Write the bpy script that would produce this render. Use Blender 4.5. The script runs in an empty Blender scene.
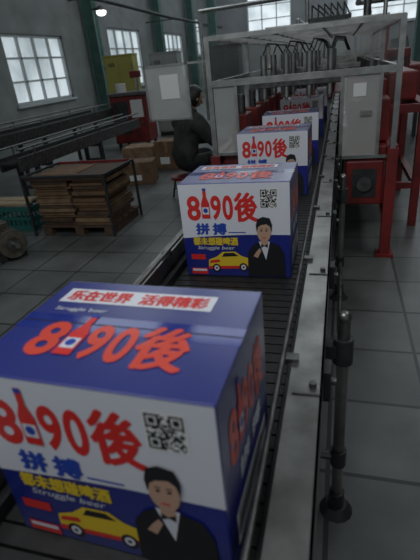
import bpy, bmesh, math, random
from mathutils import Vector, Matrix
random.seed(7)
scene = bpy.context.scene
scene.view_settings.view_transform = 'Standard'

# ------------------------------------------------------------ materials
def newmat(name, col, rough=.5, metal=0., emis=None, es=0., alpha=1., coat=0., noise=None, nscale=8., bump=0., cr=.15):
    m = bpy.data.materials.new(name); m.use_nodes = True
    nt = m.node_tree; b = nt.nodes['Principled BSDF']
    b.inputs['Base Color'].default_value = (*col, 1)
    b.inputs['Roughness'].default_value = rough
    b.inputs['Metallic'].default_value = metal
    b.inputs['Alpha'].default_value = alpha
    b.inputs['Coat Weight'].default_value = coat
    b.inputs['Coat Roughness'].default_value = cr
    if emis:
        b.inputs['Emission Color'].default_value = (*emis, 1)
        b.inputs['Emission Strength'].default_value = es
    if noise or bump:
        tc = nt.nodes.new('ShaderNodeTexCoord'); n = nt.nodes.new('ShaderNodeTexNoise')
        n.inputs['Scale'].default_value = nscale; n.inputs['Detail'].default_value = 6
        nt.links.new(tc.outputs['Object'], n.inputs['Vector'])
        if noise:
            r = nt.nodes.new('ShaderNodeValToRGB')
            r.color_ramp.elements[0].position = .35; r.color_ramp.elements[1].position = .68
            r.color_ramp.elements[0].color = (*noise, 1); r.color_ramp.elements[1].color = (*col, 1)
            nt.links.new(n.outputs['Fac'], r.inputs['Fac']); nt.links.new(r.outputs['Color'], b.inputs['Base Color'])
        if bump:
            bp = nt.nodes.new('ShaderNodeBump'); bp.inputs['Strength'].default_value = bump
            bp.inputs['Distance'].default_value = .01
            nt.links.new(n.outputs['Fac'], bp.inputs['Height']); nt.links.new(bp.outputs['Normal'], b.inputs['Normal'])
    return m

M = {}
M['blue'] = newmat('carton_blue', (.012, .022, .22), .34, coat=1., noise=(.010, .018, .17), nscale=5, cr=.2)
M['white'] = newmat('carton_white', (.70, .71, .77), .4, coat=.6, cr=.2)
M['red'] = newmat('print_red', (.66, .025, .02), .45, coat=.4)
M['orange'] = newmat('print_orange', (.70, .06, .03), .45, coat=.6)
M['pblue'] = newmat('print_blue', (.02, .06, .38), .45)
M['yellow'] = newmat('print_yellow', (.74, .52, .03), .45)
M['black'] = newmat('print_black', (.012, .012, .015), .5)
M['skinp'] = newmat('print_skin', (.50, .31, .22), .5)
M['tape'] = newmat('carton_tape', (.02, .035, .25), .12, coat=1., cr=.08)
M['steel'] = newmat('stainless', (.50, .50, .48), .32, 1., noise=(.34, .34, .33), nscale=14)
M['rail'] = newmat('worn_rail_steel', (.34, .335, .32), .34, .95, noise=(.17, .165, .155), nscale=9)
M['steeld'] = newmat('dull_steel', (.20, .20, .19), .42, .9, noise=(.10, .10, .10), nscale=20)
M['dark'] = newmat('dark_plastic', (.018, .018, .02), .45)
M['slat'] = newmat('slat_plastic', (.018, .017, .016), .5, noise=(.008, .008, .008), nscale=30)
M['iron'] = newmat('painted_iron', (.045, .05, .05), .5, .3, noise=(.025, .027, .027), nscale=18)
M['redp'] = newmat('red_paint', (.24, .020, .018), .42, noise=(.12, .013, .012), nscale=6)
M['teal'] = newmat('teal_column_paint', (.08, .17, .145), .55, noise=(.055, .12, .105), nscale=4)
M['wall'] = newmat('plaster_wall', (.23, .245, .24), .85, noise=(.17, .18, .178), nscale=1.5)
M['wallb'] = newmat('plaster_wall_far', (.24, .255, .26), .85, noise=(.19, .20, .21), nscale=1.2)
M['frame'] = newmat('window_frame_paint', (.42, .45, .46), .5)
M['glass'] = newmat('acrylic', (.75, .80, .80), .12, alpha=.12)
M['glassd'] = newmat('milky_acrylic', (.62, .65, .62), .3, alpha=.36)
M['paper'] = newmat('paper', (.72, .72, .70), .8)
M['card'] = newmat('cardboard', (.20, .115, .06), .8, noise=(.12, .07, .038), nscale=9, bump=.2)
M['card2'] = newmat('cardboard_light', (.29, .185, .105), .8, noise=(.18, .115, .068), nscale=11, bump=.2)
M['wood'] = newmat('pallet_wood', (.11, .065, .04), .75, noise=(.06, .036, .024), nscale=12)
M['pine'] = newmat('pale_board', (.42, .33, .22), .75, noise=(.32, .24, .15), nscale=6)
M['tealp'] = newmat('teal_plastic', (.02, .12, .105), .4)
M['jacket'] = newmat('jacket_cloth', (.045, .052, .042), .85, noise=(.020, .024, .020), nscale=10, bump=.6)
M['trous'] = newmat('trouser_cloth', (.014, .015, .022), .85, bump=.4, nscale=20)
M['skin'] = newmat('skin', (.45, .27, .19), .55)
M['hair'] = newmat('hair', (.010, .009, .009), .4, bump=.8, nscale=60)
M['shoe'] = newmat('shoe', (.02, .02, .02), .5)
M['yelp'] = newmat('yellow_panel', (.42, .40, .09), .5, noise=(.34, .32, .07), nscale=3)
M['cream'] = newmat('white_cabinet_paint', (.40, .41, .39), .5, noise=(.32, .33, .31), nscale=3)
M['lampg'] = newmat('lamp_glass', (.9, .9, .8), .3, emis=(1, .97, .88), es=3.)
M['motor'] = newmat('motor_grey', (.19, .165, .13), .5, .5, noise=(.09, .08, .06), nscale=15)
M['roofglow'] = newmat('added_roof_glow', (.5, .5, .5), .6, emis=(.86, .95, 1.), es=1.35)  # added overhead glow, out of view, gives the carton tops their sheen

def pane_mat(name, c0, c1):
    m = newmat(name, (.3, .34, .36), .3)
    nt = m.node_tree; b = nt.nodes['Principled BSDF']
    tc = nt.nodes.new('ShaderNodeTexCoord'); n = nt.nodes.new('ShaderNodeTexNoise')
    n.inputs['Scale'].default_value = .9; n.inputs['Detail'].default_value = 5
    r = nt.nodes.new('ShaderNodeValToRGB')
    r.color_ramp.elements[0].position = .36; r.color_ramp.elements[1].position = .56
    r.color_ramp.elements[0].color = (*c0, 1); r.color_ramp.elements[1].color = (*c1, 1)
    nt.links.new(tc.outputs['Object'], n.inputs['Vector']); nt.links.new(n.outputs['Fac'], r.inputs['Fac'])
    nt.links.new(r.outputs['Color'], b.inputs['Emission Color']); b.inputs['Emission Strength'].default_value = 1.0
    return m
M['pane'] = pane_mat('window_daylight', (.27, .32, .34), (.52, .59, .62))
M['paneb'] = pane_mat('window_daylight_far', (.44, .51, .54), (.72, .80, .84))

def floor_mat():
    m = newmat('tiled_floor', (.1, .1, .1), .38)
    nt = m.node_tree; b = nt.nodes['Principled BSDF']
    tc = nt.nodes.new('ShaderNodeTexCoord')
    br = nt.nodes.new('ShaderNodeTexBrick'); br.offset = 0; br.squash = 1
    br.inputs['Scale'].default_value = 1; br.inputs['Brick Width'].default_value = .4; br.inputs['Row Height'].default_value = .4
    br.inputs['Mortar Size'].default_value = .009
    br.inputs['Color1'].default_value = (.155, .162, .158, 1); br.inputs['Color2'].default_value = (.115, .122, .119, 1)
    br.inputs['Mortar'].default_value = (.042, .044, .043, 1)
    n = nt.nodes.new('ShaderNodeTexNoise'); n.inputs['Scale'].default_value = 2.2; n.inputs['Detail'].default_value = 8
    r = nt.nodes.new('ShaderNodeValToRGB'); r.color_ramp.elements[0].position = .35; r.color_ramp.elements[1].position = .7
    r.color_ramp.elements[0].color = (.6, .6, .6, 1); r.color_ramp.elements[1].color = (1.2, 1.2, 1.2, 1)
    mx = nt.nodes.new('ShaderNodeMixRGB'); mx.blend_type = 'MULTIPLY'; mx.inputs[0].default_value = 1
    nt.links.new(tc.outputs['Object'], br.inputs['Vector']); nt.links.new(tc.outputs['Object'], n.inputs['Vector'])
    nt.links.new(n.outputs['Fac'], r.inputs['Fac'])
    nt.links.new(br.outputs['Color'], mx.inputs[1]); nt.links.new(r.outputs['Color'], mx.inputs[2])
    nt.links.new(mx.outputs['Color'], b.inputs['Base Color'])
    mr = nt.nodes.new('ShaderNodeMapRange'); mr.inputs[3].default_value = .22; mr.inputs[4].default_value = .5
    nt.links.new(n.outputs['Fac'], mr.inputs[0]); nt.links.new(mr.outputs[0], b.inputs['Roughness'])
    return m
M['floor'] = floor_mat()

# ------------------------------------------------------------ mesh builder
class MB:
    def __init__(s): s.v = []; s.f = []; s.m = []; s.sm = []; s.mats = []
    def mi(s, k):
        if k not in s.mats: s.mats.append(k)
        return s.mats.index(k)
    def add(s, vs, fs, k, smooth=False, T=None):
        o = len(s.v); i = s.mi(k)
        for p in vs:
            p = Vector(p)
            s.v.append(T @ p if T else p)
        for f in fs:
            s.f.append([o + a for a in f]); s.m.append(i); s.sm.append(smooth)
    def box(s, x0, x1, y0, y1, z0, z1, k, bev=0., T=None):
        if bev:
            bm = bmesh.new(); bmesh.ops.create_cube(bm, size=1)
            for v in bm.verts:
                v.co = Vector(((x0+x1)/2 + v.co.x*(x1-x0), (y0+y1)/2 + v.co.y*(y1-y0), (z0+z1)/2 + v.co.z*(z1-z0)))
            bmesh.ops.bevel(bm, geom=bm.edges[:], offset=bev, segments=2, affect='EDGES', profile=.5)
            bm.verts.index_update()
            s.add([v.co.copy() for v in bm.verts], [[v.index for v in f.verts] for f in bm.faces], k, T=T); bm.free()
        else:
            vs = [(x, y, z) for z in (z0, z1) for y in (y0, y1) for x in (x0, x1)]
            s.add(vs, [(0,2,3,1),(4,5,7,6),(0,1,5,4),(2,6,7,3),(0,4,6,2),(1,3,7,5)], k, T=T)
    def cyl(s, p0, p1, r, k, n=12, r1=None, T=None):
        p0 = Vector(p0); p1 = Vector(p1); d = (p1-p0).normalized()
        a = d.orthogonal().normalized(); b = d.cross(a); r1 = r if r1 is None else r1
        vs = []
        for p, q in ((p0, r), (p1, r1)):
            for i in range(n):
                t = 2*math.pi*i/n; vs.append(p + a*math.cos(t)*q + b*math.sin(t)*q)
        s.add(vs, [(i, (i+1) % n, n+(i+1) % n, n+i) for i in range(n)], k, True, T)
        s.add(vs, [list(range(n))[::-1], list(range(n, 2*n))], k, False, T)
    def sph(s, c, r, k, n=14, T=None, fn=None):
        r = Vector(r) if hasattr(r, '__len__') else Vector((r, r, r)); c = Vector(c)
        vs = []; h = n//2+1
        for j in range(h+1):
            ph = math.pi*j/h
            for i in range(n):
                t = 2*math.pi*i/n
                u = Vector((math.sin(ph)*math.cos(t), math.sin(ph)*math.sin(t), math.cos(ph)))
                if fn: u = fn(u)
                vs.append(c + Vector((u.x*r.x, u.y*r.y, u.z*r.z)))
        fs = [(j*n+i, (j+1)*n+i, (j+1)*n+(i+1) % n, j*n+(i+1) % n) for j in range(h) for i in range(n)]
        s.add(vs, fs, k, True, T)
    def tube(s, pts, r, k, n=10, T=None):
        for a, b in zip(pts[:-1], pts[1:]): s.cyl(a, b, r, k, n, T=T)
        for p in pts[1:-1]: s.sph(p, r, k, 8, T=T)
    def bar(s, p0, p1, w, k, T=None):
        p0 = Vector(p0); p1 = Vector(p1); d = (p1-p0).normalized()
        up = Vector((0, 0, 1)) if abs(d.z) < .9 else Vector((0, 1, 0))
        a = d.cross(up).normalized()*w/2; b = d.cross(a).normalized()*w/2
        vs = [p + q for p in (p0, p1) for q in (a+b, b-a, -a-b, a-b)]
        s.add(vs, [(0,1,2,3),(7,6,5,4),(0,4,5,1),(1,5,6,2),(2,6,7,3),(3,7,4,0)], k, T=T)
    def obj(s, name, loc=(0, 0, 0), rot=0., parent=None):
        me = bpy.data.meshes.new(name); me.from_pydata([tuple(v) for v in s.v], [], s.f)
        for k in s.mats: me.materials.append(M[k])
        me.polygons.foreach_set('material_index', s.m); me.polygons.foreach_set('use_smooth', s.sm)
        me.update()
        o = bpy.data.objects.new(name, me); scene.collection.objects.link(o)
        o.location = loc; o.rotation_euler = (0, 0, rot)
        if parent: o.parent = parent
        return o

_tc = {}
def text_geo(t, bold=.0):
    key = (t, bold)
    if key in _tc: return _tc[key]
    cu = bpy.data.curves.new('t', 'FONT'); cu.body = t; cu.size = 1; cu.offset = bold; cu.resolution_u = 4
    o = bpy.data.objects.new('t', cu); scene.collection.objects.link(o)
    dg = bpy.context.evaluated_depsgraph_get()
    me = bpy.data.meshes.new_from_object(o.evaluated_get(dg))
    vs = [v.co.copy() for v in me.vertices]; fs = [list(p.vertices) for p in me.polygons]
    bpy.data.objects.remove(o)
    x0 = min(v.x for v in vs); x1 = max(v.x for v in vs); y0 = min(v.y for v in vs); y1 = max(v.y for v in vs)
    vs = [((v.x-x0)/(x1-x0), (v.y-y0)/(y1-y0)) for v in vs]
    _tc[key] = (vs, fs); return _tc[key]

class Face:
    """printed artwork on a flat panel; u,v in 0..1"""
    def __init__(s, mb, o, U, V, N): s.mb = mb; s.o = Vector(o); s.U = Vector(U); s.V = Vector(V); s.N = Vector(N)
    def p(s, u, v, l): return s.o + s.U*u + s.V*v + s.N*(.0004*l)
    def poly(s, pts, k, l=1): s.mb.add([s.p(u, v, l) for u, v in pts], [list(range(len(pts)))], k)
    def rect(s, u0, u1, v0, v1, k, l=1): s.poly([(u0, v0), (u1, v0), (u1, v1), (u0, v1)], k, l)
    def ell(s, u, v, a, b, k, l=1, n=18): s.poly([(u+a*math.cos(6.2832*i/n), v+b*math.sin(6.2832*i/n)) for i in range(n)], k, l)
    def text(s, t, u0, u1, v0, v1, k, l=2, heavy=0., shear=0.):
        latin = all(ord(c) < 256 for c in t)
        vs, fs = text_geo(t, .03 if (latin and heavy) else 0.)
        sh = [(0, 0)] if (latin or not heavy) else [(-heavy, 0), (heavy, 0), (0, heavy*.8), (0, -heavy*.8), (heavy*.7, heavy*.6), (-heavy*.7, -heavy*.6)]
        for n, (du, dv) in enumerate(sh):
            s.mb.add([s.p(u0+(u1-u0)*a + shear*b*(v1-v0)+du, v0+(v1-v0)*b+dv, l+n*.12) for a, b in vs], fs, k)

# ------------------------------------------------------------ beer carton
CW, CD, CH = .38, .285, .34
def bottle(F, u, v, w, h, l=4):
    F.poly([(u-w*.5, v), (u+w*.5, v), (u+w*.5, v+h*.5), (u+w*.2, v+h*.72), (u+w*.2, v+h), (u-w*.2, v+h), (u-w*.2, v+h*.72), (u-w*.5, v+h*.5)], 'red', l)
    F.rect(u-w*.4, u+w*.4, v+h*.14, v+h*.38, 'white', l+1)
    F.ell(u, v+h*.27, w*.28, h*.08, 'pblue', l+2, 10)
    F.rect(u-w*.2, u+w*.2, v+h*.92, v+h, 'pblue', l+1)
def logo(F, u0, u1, v0, v1, k, l=2):
    w = u1-u0; h = v1-v0
    F.text('8', u0, u0+w*.20, v0, v0+h*.84, k, l, .03)
    bottle(F, u0+w*.275, v0+h*.08, w*.12, h*1.0)
    F.text('9', u0+w*.35, u0+w*.50, v0+h*.02, v0+h*.84, k, l, .03)
    F.text('0', u0+w*.52, u0+w*.67, v0+h*.02, v0+h*.84, k, l, .03)
    F.text('\u5f8c', u0+w*.70, u1, v0-h*.02, v0+h*.90, k, l, w*.016)
def art_front(F):
    F.rect(.004, .996, .47, .996, 'white', 1)
    F.poly([(.004, .47), (.004, .43), (.3, .455), (.6, .47)], 'white', 1)
    logo(F, .07, .71, .62, .93, 'red')
    F.rect(.735, .895, .74, .94, 'paper', 2)
    rnd = random.Random(3); n = 19
    for i in range(n):
        for j in range(n):
            c = rnd.random() < .5
            for (a, b) in ((0, 0), (n-7, n-7), (0, n-7)):
                if a <= i < a+7 and b <= j < b+7:
                    q = max(abs(i-a-3), abs(j-b-3)); c = q != 2
            if c:
                u = .745+.14*i/n; v = .752+.176*j/n
                F.rect(u, u+.14/n, v, v+.176/n, 'black', 3)
    F.text('\u62fc', .14, .26, .475, .590, 'pblue', 3, .007)
    F.text('\u640f', .30, .42, .475, .590, 'pblue', 3, .007)
    F.rect(.44, .60, .49, .50, 'pblue', 3)
    F.text('\u90fd\u672a\u60f3\u78b0\u5564\u9152', .10, .52, .355, .44, 'yellow', 3, .004)
    F.text('Struggle beer', .13, .48, .295, .345, 'white', 3, 0, shear=.25)
    # yellow and red sports car
    F.poly([(.22, .08), (.64, .10), (.655, .17), (.61, .215), (.55, .235), (.49, .285), (.37, .28), (.31, .225), (.23, .19)], 'yellow', 3)
    F.poly([(.36, .225), (.52, .235), (.475, .272), (.385, .268)], 'black', 4)
    F.poly([(.22, .08), (.64, .10), (.645, .13), (.225, .115)], 'red', 3.5)
    F.poly([(.235, .15), (.34, .165), (.33, .195), (.245, .18)], 'red', 4)
    for cu, cv in ((.30, .095), (.56, .11)):
        F.ell(cu, cv, .040, .048, 'black', 4.5); F.ell(cu, cv, .024, .03, 'white', 5); F.ell(cu, cv, .010, .012, 'black', 5.5)
    F.rect(.06, .20, .19, .25, 'red', 3)
    F.rect(.05, .21, .02, .09, 'red', 3); F.rect(.06, .20, .055, .08, 'white', 4)
    F.poly([(.60, .02), (.95, .02), (.94, .27), (.90, .36), (.80, .40), (.73, .40), (.66, .36), (.61, .28)], 'black', 5.6)
    F.poly([(.715, .40), (.815, .40), (.775, .20)], 'white', 6)
    F.poly([(.735, .36), (.735, .41), (.80, .41), (.80, .36)], 'skinp', 6.5)
    F.poly([(.735, .335), (.765, .352), (.795, .335), (.795, .375), (.765, .358), (.735, .375)], 'black', 8)
    F.ell(.765, .50, .062, .105, 'skinp', 7, 22)
    F.poly([(.70, .50), (.695, .57), (.71, .635), (.76, .66), (.82, .645), (.838, .58), (.832, .50), (.82, .56), (.79, .585), (.74, .575), (.715, .555)], 'black', 8)
    F.ell(.743, .515, .010, .008, 'black', 8, 8); F.ell(.788, .515, .010, .008, 'black', 8, 8)
    F.rect(.73, .755, .532, .538, 'black', 8); F.rect(.777, .802, .532, .538, 'black', 8)
    F.rect(.748, .782, .435, .445, 'red', 8)
    F.poly([(.66, .24), (.70, .22), (.735, .30), (.72, .33), (.69, .29)], 'skinp', 7)
def art_side(F):
    logo(F, .12, .88, .56, .88, 'orange')
    F.text('\u62fc \u640f', .25, .75, .40, .50, 'white', 3, .006)
    F.rect(.12, .88, .10, .30, 'white', 2)
    for i in range(5): F.rect(.16, .80-.07*(i % 3), .125+.033*i, .14+.033*i, 'black', 3)
def art_top(F):
    F.rect(.002, .998, .495, .505, 'black', 1)
    F.rect(.0, 1., .42, .58, 'tape', .4)
    F.rect(.07, .82, .72, .89, 'white', 2)
    F.text('\u4e50\u5728\u4e16\u754c  \u6d3b\u5f97\u7cbe\u5f69', .10, .79, .745, .865, 'red', 3, .005)
    logo(F, .15, .82, .18, .56, 'orange', 3)
    F.text('Struggle beer', .10, .36, .61, .66, 'white', 3)
def make_carton():
    mb = MB(); x, y = CW/2, CD/2
    mb.box(-x, x, -y, y, 0, CH, 'blue', .0035)
    art_front(Face(mb, (-x, -y, 0), (CW, 0, 0), (0, 0, CH), (0, -1, 0)))
    art_front(Face(mb, (x, y, 0), (-CW, 0, 0), (0, 0, CH), (0, 1, 0)))
    art_side(Face(mb, (x, -y, 0), (0, CD, 0), (0, 0, CH), (1, 0, 0)))
    art_side(Face(mb, (-x, y, 0), (0, -CD, 0), (0, 0, CH), (-1, 0, 0)))
    art_top(Face(mb, (-x, -y, CH), (CW, 0, 0), (0, CD, 0), (0, 0, 1)))
    return mb
BZ = .7055
cart0 = make_carton().obj('beer_carton', (-.312, .520, BZ), math.radians(-2))
for (x, y, a) in ((-.334, 1.535, 0), (-.343, 2.57, -1), (-.33, 3.34, 2), (-.335, 4.45, 0), (-.33, 5.5, 1)):
    o = bpy.data.objects.new('beer_carton', cart0.data); scene.collection.objects.link(o)
    o.location = (x, y, BZ); o.rotation_euler = (0, 0, math.radians(a))

# ------------------------------------------------------------ conveyor
mb = MB()
Y0, Y1 = -.25, 8.
y = Y0
while y < Y1:
    mb.box(-.555, -.105, y, y+.034, .69, .705, 'slat'); y += .04
mb.box(-.58, -.56, Y0, Y1, .56, .73, 'iron'); mb.box(-.10, -.085, Y0, Y1, .56, .73, 'iron')
mb.box(-.080, -.016, Y0, Y1, .785, .79, 'rail'); mb.box(-.021, -.016, Y0, Y1, .66, .79, 'rail'); mb.box(-.084, -.080, Y0, Y1, .72, .79, 'rail')
mb.box(-.080, -.016, Y0, Y1, .66, .664, 'steeld')
mb.box(-.625, -.59, Y0, Y1, .785, .79, 'rail'); mb.box(-.59, -.585, Y0, Y1, .70, .79, 'rail')
mb.cyl((-.104, Y0, .80), (-.104, Y1, .80), .006, 'steeld', 8)
mb.cyl((-.573, Y0, .82), (-.573, Y1, .82), .007, 'rail', 8)
y = .15
while y < 7.8:
    mb.box(-.075, -.02, y, y+.006, .7901, .793, 'steeld')
    mb.cyl((-.035, y+.03, .79), (-.035, y+.03, .799), .008, 'steeld', 8)
    mb.box(-.108, -.07, y+.1, y+.125, .79, .80, 'steeld')
    mb.box(-.016, .0, y+.1, y+.15, .69, .77, 'iron'); mb.cyl((-.016, y+.125, .73), (.012, y+.125, .73), .009, 'steeld', 8)
    mb.box(-.60, -.57, y+.1, y+.125, .79, .81, 'steeld'); y += .55
for y in (1.05, 2.55, 4.1, 5.6, 7.2):
    for sx, x in ((1, .03), (-1, -.66)):
        mb.cyl((x, y, .05), (x, y, .76), .017, 'rail', 14)
        mb.cyl((x, y, .03), (x, y, .09), .026, 'dark', 12); mb.cyl((x, y, 0), (x, y, .03), .055, 'dark', 14, .035)
        mb.cyl((x, y, .62), (x, y, .70), .028, 'iron', 12); mb.sph((x, y, .765), .02, 'rail', 10)
        mb.box(min(x, x-sx*.09), max(x, x-sx*.09), y-.02, y+.02, .64, .68, 'iron')
    mb.cyl((-.66, y, .25), (.03, y, .25), .014, 'steeld', 10)
    mb.cyl((.03, y, .22), (.03, y, .28), .025, 'iron', 12)
    mb.box(-.58, -.085, y-.02, y+.02, .56, .60, 'iron')
mb.cyl((.03, 1.05, .25), (.03, 7.2, .25), .012, 'steeld', 10)
mb.box(-.50, -.16, Y0, Y1, .60, .61, 'iron')
mb.cyl((-.56, Y0, .66), (-.10, Y0, .66), .04, 'iron', 16)
for i in range(17):
    yy = 1.0+i*.4; mb.cyl((-.56, yy, .65), (-.10, yy, .65), .02, 'steeld', 8)
mb.obj('slat_conveyor')

# ------------------------------------------------------------ packing machine with acrylic hood
mb = MB()
xa, xb = -.88, .35
F0, F1 = 3.25, 6.2
for yy in (F0, 4.7, F1):
    for x in (xa, xb):
        mb.bar((x, yy, 0.02), (x, yy, .78), .07, 'redp'); mb.box(x-.06, x+.06, yy-.06, yy+.06, 0, .02, 'redp')
        mb.bar((x, yy, .78), (x, yy, 1.56), .035, 'steel')
    mb.bar((xa, yy, 1.55), (xb, yy, 1.55), .03, 'steel'); mb.bar((xa, yy, 1.27), (xb, yy, 1.27), .04, 'steel')
for x in (xa, xb):
    for z in (1.55, 1.27): mb.bar((x, F0, z), (x, F1, z), .03, 'steel')
    for z in (.35, .76): mb.bar((x, F0, z), (x, F1, z), .07, 'redp')
for x in (-.65, -.45, -.12, .12): mb.bar((x, F0, 1.55), (x, F1, 1.55), .02, 'steel')
for yy in (3.6, 3.95, 4.3, 5.1, 5.5, 5.85): mb.bar((xa, yy, 1.55), (xb, yy, 1.55), .022, 'steel')
mb.box(xa+.02, xb-.02, F0+.02, F1-.02, 1.566, 1.572, 'glass')
mb.box(xa-.005, xa, F0+.03, F1-.03, .80, 1.54, 'glass'); mb.box(xb, xb+.005, F0+.03, F1-.03, .80, 1.54, 'glass')
mb.box(xa+.02, -.70, F0-.004, F0, .80, 1.25, 'glassd'); mb.bar((-.70, F0, .78), (-.70, F0, 1.27), .02, 'steel')
mb.bar((xa, F0, .79), (-.70, F0, .79), .02, 'steel')
mb.box(.02, .24, F0-.004, F0, .74, 1.25, 'glassd'); mb.bar((.01, F0, .72), (.01, F0, 1.27), .022, 'steel'); mb.bar((.25, F0, .74), (.25, F0, 1.25), .02, 'steel')
mb.bar((.01, F0, .73), (xb, F0, .73), .022, 'steel')
mb.box(.13, .20, F0-.02, F0-.004, 1.0, 1.03, 'steel'); mb.box(.08, .16, F0-.0055, F0-.0045, 1.12, 1.2, 'paper')
mb.box(-1.36, -1.04, F0-.003, F0+.003, 1.06, 1.42, 'glassd')
for (a, b) in (((-1.36, F0, 1.06), (-1.04, F0, 1.06)), ((-1.36, F0, 1.42), (-.88, F0, 1.42)), ((-1.36, F0, 1.05), (-1.36, F0, 1.43)), ((-1.04, F0, 1.05), (-1.04, F0, 1.43))):
    mb.bar(a, b, .014, 'steel')
mb.box(-1.25, -1.11, F0-.006, F0-.0035, 1.20, 1.36, 'paper')
for yy in (3.9, 4.5, 5.3):
    mb.box(-.72, .02, yy-.04, yy+.04, 1.18, 1.24, 'steeld', .005)
    for x in (-.6, -.42, -.24, -.08):
        mb.cyl((x, yy, 1.10), (x, yy, 1.42), .028, 'steel', 14); mb.cyl((x, yy, 1.075), (x, yy, 1.10), .012, 'steel', 8)
        mb.tube([(x, yy, 1.42), (x+.03, yy+.03, 1.50), (x+.1, yy+.1, 1.49), (x+.14, yy+.25, 1.40)], .006, 'dark', 6)
for i in range(7):
    yy = 3.4+i*.38
    mb.box(.06, .33, yy, yy+.26, .80, 1.08+.10*(i % 2), 'redp', .01)
    mb.cyl((.2, yy+.11, 1.08), (.2, yy+.11, 1.32), .035, 'steeld', 14)
    mb.cyl((.05, yy+.11, .9), (.0, yy+.11, .9), .05, 'steel', 14)
mb.box(.02, .33, F0+.05, F1, .70, .79, 'redp', .01)
mb.box(.05, .31, F0+.02, F1-.1, .38, .70, 'redp', .015)
mb.box(.10, .26, F0+.012, F0+.02, .44, .64, 'iron'); mb.cyl((.18, F0+.012, .54), (.18, F0-.02, .54), .05, 'steeld', 18)
mb.box(-.84, -.69, F0+.05, F1, .70, .79, 'redp', .01)
for i in range(5):
    mb.box(-.83, -.70, 3.6+i*.5, 3.85+i*.5, .79, 1.02, 'redp', .01); mb.cyl((-.76, 3.72+i*.5, 1.02), (-.76, 3.72+i*.5, 1.16), .03, 'steeld', 12)
for yy in (3.9, 5.0, 6.1):
    mb.bar((.62, yy, 0), (.62, yy, .98), .06, 'redp'); mb.bar((.35, yy, .95), (.62, yy, .95), .06, 'redp'); mb.bar((.35, yy, .35), (.62, yy, .35), .05, 'redp')
mb.bar((.62, 3.9, .95), (.62, 6.1, .95), .07, 'redp'); mb.bar((.62, 3.9, .35), (.62, 6.1, .35), .05, 'redp')
mb.box(.37, .60, 4.2, 6.0, .98, 1.20, 'redp', .015); mb.box(-.8, -.70, 3.8, 5.6, .40, .70, 'iron', .02)
mb.box(-.30, .05, 4.65, 4.75, 1.58, 1.68, 'iron', .008)
for i in range(6): mb.tube([(-.27+i*.055, 4.7, 1.68), (-.27+i*.055, 4.72, 1.78), (-.2+i*.05, 5.2, 1.74), (-.1+i*.04, 5.8, 1.60)], .007, 'dark', 6)
mb.tube([(.35, 4.7, 1.55), (.35, 4.7, 1.80), (.10, 4.7, 1.80)], .018, 'steel', 8)
mb.obj('carton_packing_machine')

# further machine behind
mb = MB()
for yy in (6.9, 8.6, 10.3, 12.):
    for x in (-1.0, .55):
        mb.bar((x, yy, 0), (x, yy, 1.75), .06, 'redp' if x > 0 else 'steeld')
    mb.bar((-1., yy, 1.75), (.55, yy, 1.75), .04, 'steel'); mb.bar((-1., yy, 1.3), (.55, yy, 1.3), .04, 'steel')
for x in (-1., .55):
    for z in (1.75, 1.3, .8): mb.bar((x, 6.9, z), (x, 12, z), .045, 'steel' if z > 1 else 'redp')
mb.box(-.98, .53, 8.1, 12, .25, .80, 'redp', .02)
for i in range(8):
    yy = 8.2+i*.45
    mb.cyl((-.25, yy, .8), (-.25, yy, 1.2), .15, 'steel' if i % 2 else 'steeld', 20)
    mb.box(.15, .45, yy, yy+.3, .8, 1.25, 'redp', .02); mb.box(-.85, -.55, yy, yy+.25, .8, 1.15, 'iron', .02)
for x in (-.7, -.3, .1, .4):
    mb.tube([(x, 8.4, 1.2), (x, 8.4, 1.9), (x, 11.5, 1.9), (x, 11.5, 1.2)], .03, 'steel', 10)
mb.tube([(.3, 7, 1.75), (.3, 7, 2.3), (.3, 12, 2.3), (2.5, 12, 2.3), (2.5, 12, 0)], .05, 'steeld', 12)
mb.tube([(-.8, 12, 1.75), (-.8, 12, 2.6), (-3.5, 12.5, 2.6), (-3.5, 12.5, 0)], .05, 'steel', 12)
mb.box(-.99, .54, 6.95, 12, 1.77, 1.776, 'glass')
for i in range(4): mb.box(-.95+i*.38, -.62+i*.38, 6.87, 6.875, 1.33, 1.72, 'glassd')
mb.box(.58, .90, 7.2, 7.6, 0, 1.35, 'redp', .02); mb.box(.62, .86, 7.19, 7.2, .8, 1.25, 'iron'); mb.box(.66, .82, 7.185, 7.19, 1.05, 1.2, 'paper')
mb.box(.60, 1.3, 8.2, 10.5, .5, 1.1, 'redp', .03)
for yy in (8.3, 10.3):
    for x in (.7, 1.2): mb.bar((x, yy, 0), (x, yy, .5), .06, 'iron')
for i in range(5): mb.cyl((.95, 8.5+i*.42, 1.1), (.95, 8.5+i*.42, 1.5), .13, 'steel', 18, .05)
mb.obj('bottle_filling_machine')

# ------------------------------------------------------------ room
WH = 7.
fl = MB(); fl.box(-8.2, 7.2, -3, 30.2, -.1, 0, 'floor'); fl.obj('floor')
def wall(name, axis, c, th, a0, a1, z1, wins, key):
    mb = MB()
    def pc(a, b, z0, z):
        if b-a < 1e-4 or z-z0 < 1e-4: return
        if axis == 'x': mb.box(c-th, c, a, b, z0, z, key)
        else: mb.box(a, b, c, c+th, z0, z, key)
    cur = a0
    for (w0, w1, s0, s1) in wins:
        pc(cur, w0, 0, z1); pc(w0, w1, 0, s0); pc(w0, w1, s1, z1); cur = w1
    pc(cur, a1, 0, z1); mb.obj(name)
wl = [(10.5, 13.25, .88, 2.55), (16.3, 19.2, .9, 2.9), (22.2, 24.8, .9, 2.9), (26.6, 29., 1.9, 3.8)]
wb = [(-5.5, -2.9, 2.75, 4.9), (.15, 4.2, 2.55, 4.9)]
wall('wall_left', 'x', -8., .2, -3, 30.2, WH, wl, 'wall')
wall('wall_back', 'y', 30., .2, -8, 7.2, WH, wb, 'wallb')
rw = MB(); rw.box(7., 7.2, -3, 30, 0, WH, 'wallb'); rw.obj('wall_right')
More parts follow.
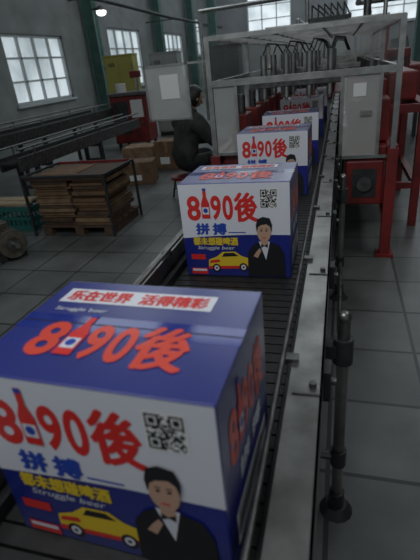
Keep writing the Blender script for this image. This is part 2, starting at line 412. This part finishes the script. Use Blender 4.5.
mb = MB()
xs = [-8, -7, -4.6, -3.6, .2, 1.2, 4.6, 7]
for i in range(7):
    mb.box(xs[i], xs[i+1], 9, 30.2, WH+.01, WH+.06, 'roofglow' if i % 2 else 'iron')  # every second strip is an added glowing panel, never in view
for yy in range(10, 31, 4): mb.bar((-8, yy, WH-.1), (7, yy, WH-.1), .16, 'iron')
mb.obj('ceiling')
def window(n, axis, c, a0, a1, z0, z1, nv, nh, pk):
    mb = MB()
    def B(a, b, z, zz, d0, d1, k):
        if axis == 'x': mb.box(c-d1, c-d0, a, b, z, zz, k)
        else: mb.box(a, b, c+d0, c+d1, z, zz, k)
    B(a0, a1, z0, z1, .12, .14, pk)
    w = .07
    B(a0, a0+w, z0, z1, .04, .13, 'frame'); B(a1-w, a1, z0, z1, .04, .13, 'frame')
    B(a0, a1, z0, z0+w, .04, .13, 'frame'); B(a0, a1, z1-w, z1, .04, .13, 'frame')
    for i in range(1, nv): a = a0+(a1-a0)*i/nv; B(a-.03, a+.03, z0, z1, .05, .13, 'frame')
    for i in range(1, nh): z = z0+(z1-z0)*i/nh; B(a0, a1, z-.025, z+.025, .05, .13, 'frame')
    B(a0-.08, a1+.08, z0-.06, z0, -.06, .1, 'frame')
    mb.obj('window_%d' % n)
for i, (a, b, z, zz) in enumerate(wl): window(i+1, 'x', -8., a, b, z, zz, 4, 3, 'pane')
for i, (a, b, z, zz) in enumerate(wb): window(i+5, 'y', 30., a, b, z, zz, 3 if i == 0 else 4, 3, 'paneb')
def column(x, y):
    mb = MB()
    mb.box(x-.18, x+.18, y-.02, y+.02, 0, WH-.2, 'teal'); mb.box(x-.18, x-.15, y-.16, y+.16, 0, WH-.2, 'teal'); mb.box(x+.15, x+.18, y-.16, y+.16, 0, WH-.2, 'teal')
    mb.box(x-.25, x+.25, y-.22, y+.22, 0, .03, 'teal')
    mb.obj('steel_column')
for yy in (8.6, 14.7, 20.7, 25.6): column(-7.7, yy)
column(2.05, 14.5); column(-5.6, 22.)
mb = MB()
mb.cyl((-7.5, 14.5, 3.25), (-7.1, 14.3, 3.25), .025, 'iron', 8); mb.cyl((-7.1, 14.3, 3.3), (-7.1, 14.3, 3.16), .05, 'iron', 16, .2)
mb.sph((-7.1, 14.3, 3.12), (.15, .15, .10), 'lampg', 16)
mb.obj('wall_lamp')
mb = MB()
mb.tube([(-7.3, 9, 3.5), (-7.3, 15, 3.5), (-6.6, 19, 3.2), (-6.6, 28, 3.2)], .06, 'iron')
for yy in (10, 14, 20, 26):
    x = -7.3 if yy < 16 else -6.6; z = 3.5 if yy < 16 else 3.2
    mb.cyl((x, yy, z), (-7.98, yy, z), .02, 'iron', 8)
mb.obj('overhead_pipe')

# ------------------------------------------------------------ left side conveyors
for (x0, x1, ya, yb, z) in ((-4.75, -4.25, 2.5, 8.3, .78), (-3.75, -3.45, 4.3, 7.7, .62)):
    mb = MB()
    mb.box(x0, x0+.04, ya, yb, z-.12, z+.03, 'iron'); mb.box(x1-.04, x1, ya, yb, z-.12, z+.03, 'steeld')
    y = ya
    while y < yb: mb.cyl((x0+.04, y, z-.03), (x1-.04, y, z-.03), .028, 'iron', 8); y += .12
    y = ya+.3
    while y < yb:
        for x in (x0+.02, x1-.02): mb.bar((x, y, 0), (x, y, z-.1), .05, 'iron')
        mb.bar((x0, y, .25), (x1, y, .25), .04, 'iron')
        for x in (x0, x1): mb.cyl((x, y, z), (x, y, z+.12), .01, 'steeld', 8)
        y += 1.6
    for x in (x0, x1): mb.cyl((x, ya, z+.12), (x, yb, z+.12), .012, 'steeld', 8)
    mb.obj('roller_table')

# ------------------------------------------------------------ stack of cardboard on pallet
mb = MB()
for sx in (-2.74, -2.38, -2.06): mb.box(sx, sx+.09, 3.58, 4.2, 0, .08, 'wood')
for i in range(5): mb.box(-2.76, -1.96, 3.58+i*.14, 3.67+i*.14, .08, .10, 'wood')
z = .10; r = random.Random(5)
while z < .54:
    t = .016+r.random()*.026
    for (xa_, xb_) in ((-2.75, -2.37), (-2.34, -1.98)):
        d = r.uniform(-.03, .02); e = r.uniform(-.035, .02); f = r.uniform(-.02, .02)
        mb.box(xa_+d, xb_+d+f, 3.62+e, 4.12+e, z, z+t-.006, r.choice(['card', 'card2', 'card', 'card2', 'wood']))
    z += t
mb.box(-2.80, -1.96, 3.56, 4.18, z, z+.028, 'wood', .004); mb.box(-2.7, -2.3, 3.66, 4.1, z+.028, z+.036, 'card')
z += .028
mb.bar((-2.82, 3.55, z+.012), (-1.94, 3.55, z+.012), .022, 'iron'); mb.bar((-2.82, 4.2, z+.012), (-1.94, 4.2, z+.012), .024, 'redp')
for x in (-2.82, -1.94): mb.bar((x, 3.55, z+.012), (x, 4.2, z+.012), .022, 'iron')
for x in (-2.82, -1.94):
    for y in (3.55, 4.2): mb.bar((x, y, 0), (x, y, z), .022, 'iron')
mb.obj('stacked_cardboard_pallet', (-.10, .03, 0))

mb = MB()
x, y, z, w, d, h = -3.52, 3.72, 0, .5, .36, .26; k = 'tealp'
mb.box(x, x+w, y, y+d, z, z+.02, k)
for (a, b, c, e) in ((x, x+w, y, y+.02), (x, x+w, y+d-.02, y+d), (x, x+.02, y, y+d), (x+w-.02, x+w, y, y+d)):
    mb.box(a, b, c, e, z+h-.05, z+h, k); mb.box(a, b, c, e, z+.02, z+.06, k); mb.box(a, b, c, e, z+.12, z+.15, k)
for i in range(9): mb.box(x+i*w/8.6, x+i*w/8.6+.02, y+.001, y+.018, z+.02, z+h, k)
for i in range(6): mb.box(x+w-.018, x+w-.001, y+i*d/5.7, y+i*d/5.7+.02, z+.02, z+h, k)
mb.box(x-.1, x+.42, y+.04, y+.16, z+h, z+h+.025, 'pine', .003); mb.box(x-.15, x+.38, y+.2, y+.32, z+h, z+h+.025, 'pine', .003)
mb.obj('plastic_crate')

mb = MB()
mx, my = 0, 0
mb.cyl((mx-.16, my, .16), (mx+.14, my, .16), .11, 'motor', 24)
for i in range(18):
    a = i*math.pi/9
    mb.bar((mx-.13, my+.118*math.cos(a), .16+.118*math.sin(a)), (mx+.11, my+.118*math.cos(a), .16+.118*math.sin(a)), .012, 'motor')
mb.cyl((mx+.14, my, .16), (mx+.17, my, .16), .125, 'motor', 24); mb.cyl((mx+.17, my, .16), (mx+.26, my, .16), .022, 'steel', 14)
mb.cyl((mx+.17, my, .16), (mx+.18, my, .16), .06, 'steeld', 18)
mb.cyl((mx-.22, my, .16), (mx-.16, my, .16), .12, 'iron', 24)
mb.box(mx-.12, mx+.1, my-.12, my-.06, 0, .07, 'iron'); mb.box(mx-.12, mx+.1, my+.06, my+.12, 0, .07, 'iron')
mb.box(mx-.08, mx+.04, my-.05, my+.05, .26, .33, 'motor', .008)
mb.obj('electric_motor', (-2.84, 3.06, 0), -.5)

def plain_carton(x, y, w, d, h, rot, key='card'):
    mb = MB(); mb.box(-w/2, w/2, -d/2, d/2, 0, h, key, .004)
    mb.box(-w/2, w/2, -.025, .025, h, h+.001, 'card2'); mb.box(-.025, .025, -d/2-.001, -d/2, h*.6, h, 'card2')
    mb.box(-w*.3, w*.1, -d/2-.001, -d/2, h*.2, h*.45, 'paper')
    mb.obj('cardboard_box', (x, y, 0), rot)
plain_carton(-2.65, 5.7, .42, .34, .30, .2); plain_carton(-2.50, 6.6, .4, .34, .42, -.1); plain_carton(-3.05, 6.7, .5, .4, .34, .1, 'card2')

mb = MB()
mb.box(-.36, .36, -.3, .3, .12, 1.0, 'redp', .02); mb.box(-.40, .40, -.34, .34, 1.0, 1.06, 'steeld', .005)
for x in (-.3, .3):
    for y in (-.25, .25): mb.cyl((x, y, 0), (x, y, .12), .035, 'iron', 10)
mb.box(-.30, .0, -.305, -.30, .3, .9, 'iron'); mb.box(.06, .30, -.306, -.30, .6, .92, 'paper')
mb.cyl((-.04, -.305, .6), (-.04, -.33, .6), .02, 'steel', 10)
for i in range(3): mb.cyl((.1+i*.07, -.30, .5), (.1+i*.07, -.32, .5), .02, ('red', 'yellow', 'tealp')[i], 12)
mb.cyl((-.15, -.1, 1.06), (-.15, -.1, 1.22), .10, 'paper', 20); mb.cyl((.15, 0, 1.06), (.15, 0, 1.35), .03, 'steel', 12); mb.box(.05, .25, -.06, .06, 1.3, 1.42, 'redp', .01)
mb.obj('labelling_machine', (-4.0, 8.72, 0), .1)
def cabinet(x, y, w, d, h, key, rot, name):
    mb = MB()
    mb.box(-w/2, w/2, -d/2, d/2, .08, h, key, .012); mb.box(-w/2+.02, w/2-.02, -d/2+.02, d/2, 0, .08, 'dark')
    mb.box(-w/2-.01, w/2+.01, -d/2-.01, d/2+.01, h, h+.03, key)
    for sx in (-1, 1):
        a, b = (-w/2+.02, -.005) if sx < 0 else (.005, w/2-.02)
        mb.box(a, b, -d/2-.012, -d/2, .12, h-.04, key, .004)
        mb.box(sx*.04-.008, sx*.04+.008, -d/2-.03, -d/2-.012, h*.5, h*.5+.14, 'steeld')
        for z in (.3, h-.25): mb.cyl((sx*(w/2-.02), -d/2-.015, z), (sx*(w/2-.02), -d/2-.015, z+.08), .01, 'steeld', 8)
    for i in range(4): mb.box(-w*.35, -w*.12, -d/2-.014, -d/2-.011, h-.2+i*.02, h-.19+i*.02, 'dark')
    mb.obj(name, (x, y, 0), rot)
cabinet(-4.75, 10.1, .66, .45, 1.74, 'yelp', .15, 'yellow_cabinet')
cabinet(-3.75, 10.3, .62, .45, 1.70, 'cream', .1, 'white_cabinet')
cabinet(-2.7, 11.7, .7, .5, 1.75, 'iron', 0, 'control_cabinet')

# ------------------------------------------------------------ worker
wk = bpy.data.objects.new('seated_worker', None); scene.collection.objects.link(wk)
def skin(verts, edges, radii, root, sub=2):
    me = bpy.data.meshes.new('s'); me.from_pydata(verts, edges, []); o = bpy.data.objects.new('s', me); scene.collection.objects.link(o)
    md = o.modifiers.new('skin', 'SKIN'); md.use_smooth_shade = True
    for i, r in enumerate(radii):
        sv = me.skin_vertices[0].data[i]; sv.radius = r if isinstance(r, tuple) else (r, r); sv.use_root = (i == root)
    s = o.modifiers.new('sub', 'SUBSURF'); s.levels = sub; s.render_levels = sub
    dg = bpy.context.evaluated_depsgraph_get(); out = bpy.data.meshes.new_from_object(o.evaluated_get(dg))
    bpy.data.objects.remove(o); return out
V = []; R = []; E = []
def vt(p, r, link=None):
    V.append(p); R.append(r); i = len(V)-1
    if link is not None: E.append((link, i))
    return i
pel = vt((0, 0, .42), (.175, .15))
sp1 = vt((0, .03, .56), (.175, .145), pel); sp2 = vt((0, .07, .71), (.185, .145), sp1); ch = vt((0, .11, .84), (.165, .12), sp2)
nk = vt((0, .15, .94), .062, ch); nk2 = vt((0, .18, 1.0), .052, nk)
for sgn in (-1, 1):
    sh = vt((sgn*.185, .12, .84), .095, ch); el = vt((sgn*.285, .24, .61), .066, sh); fa = vt((sgn*.23, .40, .57), .056, el); wr = vt((sgn*.16, .50, .555), .032, fa)
    pm = vt((sgn*.13, .57, .545), (.042, .020), wr)
    hp = vt((sgn*.11, .06, .38), .11, pel); kn = vt((sgn*.17, .43, .43), .072, hp); cf = vt((sgn*.17, .43, .28), .06, kn); an = vt((sgn*.17, .42, .10), .042, cf)
    to = vt((sgn*.18, .54, .045), (.042, .035), an)
me = skin(V, E, R, pel)
for k in ('jacket', 'trous', 'skin', 'shoe'): me.materials.append(M[k])
for p in me.polygons:
    c = p.center
    i = 0
    if c.z < .12: i = 3
    elif c.z < .40 or (c.z < .50 and abs(c.x) > .08 and .18 < c.y < .53): i = 1
    if c.y > .49 and c.z > .5: i = 2
    if c.z > .97 and c.y > .08: i = 2
    p.material_index = i; p.use_smooth = True
body = bpy.data.objects.new('body', me); scene.collection.objects.link(body); body.parent = wk
for sgn in (-1, 1):
    V = []; R = []; E = []
    root = vt((sgn*.135, .555, .548), .012)
    for j in range(4):
        x = sgn*(.165-.022*j); L = (.062, .072, .068, .05)[3-j]
        a = vt((x, .59, .548), .0095, root); b = vt((x, .59+L*.5, .540), .009, a); c = vt((x, .59+L*.85, .520), .008, b); vt((x, .59+L, .498), .0068, c)
    a = vt((sgn*.10, .555, .54), .011, root); b = vt((sgn*.082, .585, .528), .0095, a); vt((sgn*.078, .608, .515), .008, b)
    hm = skin(V, E, R, 0, 1); hm.materials.append(M['skin'])
    ho = bpy.data.objects.new('fingers_%s' % ('l' if sgn < 0 else 'r'), hm); scene.collection.objects.link(ho); ho.parent = wk
mb = MB()
def hd(u):
    u = u.copy()
    if u.z < 0: u.x *= 1+u.z*.28; u.y *= 1+u.z*.10
    return u
T = Matrix.Translation((0, .215, 1.075)) @ Matrix.Rotation(math.radians(-22), 4, 'X')
mb.sph((0, 0, 0), (.076, .095, .115), 'skin', 20, T, hd)
mb.cyl((0, .088, .01), (0, .112, -.022), .008, 'skin', 10, .014, T=T); mb.sph((0, .108, -.024), .013, 'skin', 10, T=T)
for s_ in (-1, 1):
    mb.sph((s_*.077, -.005, -.005), (.010, .02, .032), 'skin', 10, T=T)
    mb.sph((s_*.03, .083, .012), (.014, .008, .008), 'paper', 10, T=T); mb.sph((s_*.03, .089, .012), .0055, 'black', 8, T=T)
    mb.box(s_*.03-.016, s_*.03+.016, .084, .092, .03, .035, 'hair', T=T)
mb.sph((0, .086, -.055), (.022, .008, .007), 'skinp', 10, T=T)
def hr(u):
    u = u.copy()
    if u.y > .35 and u.z < .55: u.y = .35
    return u
mb.sph((0, -.012, .015), (.088, .105, .122), 'hair', 24, T, hr)
mb.sph((0, -.10, -.02), (.05, .04, .05), 'hair', 14, T)
mb.obj('head', parent=wk)
mb = MB()
mb.cyl((0, .13, .91), (0, .17, .97), .085, 'jacket', 20, .068)
mb.obj('jacket_collar', parent=wk)
wk.location = (-1.74, 4.95, 0); wk.rotation_euler = (0, 0, math.radians(-42)); wk.scale = (1.06, 1.06, 1.0)
mb = MB()
mb.cyl((0, 0, .22), (0, 0, .25), .17, 'redp', 24)
for a in range(4):
    t = a*math.pi/2+.4; mb.cyl((.12*math.cos(t), .12*math.sin(t), .22), (.17*math.cos(t), .17*math.sin(t), 0), .012, 'iron', 8)
mb.tube([(.14*math.cos(t*math.pi/8), .14*math.sin(t*math.pi/8), .12) for t in range(17)], .008, 'iron', 6)
mb.obj('work_stool', (-1.74, 4.95, 0))

# ------------------------------------------------------------ light
w = bpy.data.worlds.new('w'); scene.world = w; w.use_nodes = True
bg = w.node_tree.nodes['Background']; bg.inputs[0].default_value = (.84, .93, 1., 1); bg.inputs[1].default_value = .20
def area(name, loc, tgt, sx, sy, e, col):
    l = bpy.data.lights.new(name, 'AREA'); l.shape = 'RECTANGLE'; l.size = sx; l.size_y = sy; l.energy = e; l.color = col
    o = bpy.data.objects.new(name, l); scene.collection.objects.link(o); o.location = loc
    o.rotation_euler = (Vector(tgt)-Vector(loc)).to_track_quat('-Z', 'Y').to_euler()
area('ceiling_lamp', (-.9, -.3, 3.4), (-.4, 1.8, .8), 1.6, .5, 36, (.95, .98, 1))
area('ceiling_lamp_c', (2.4, 2.5, 4.5), (1.5, 2.5, 0), 2, 1, 28, (.96, 1, .98))

# ------------------------------------------------------------ camera
cam = bpy.data.cameras.new('cam'); co = bpy.data.objects.new('camera', cam); scene.collection.objects.link(co)
rx = Vector((.9619, .2569, -.0938)).normalized(); bk = Vector((.2716, -.8565, .4389)); up = bk.cross(rx).normalized(); bk = rx.cross(up).normalized()
m = Matrix.Identity(4)
for i in range(3): m[i][0] = rx[i]; m[i][1] = up[i]; m[i][2] = bk[i]
m[2][3] = 1.40
co.matrix_world = m
cam.sensor_fit = 'VERTICAL'; cam.sensor_height = 24; cam.lens = 440/560*24; cam.clip_start = .02; cam.clip_end = 200
cam.dof.use_dof = True; cam.dof.focus_distance = 2.0; cam.dof.aperture_fstop = 3.0
scene.camera = co
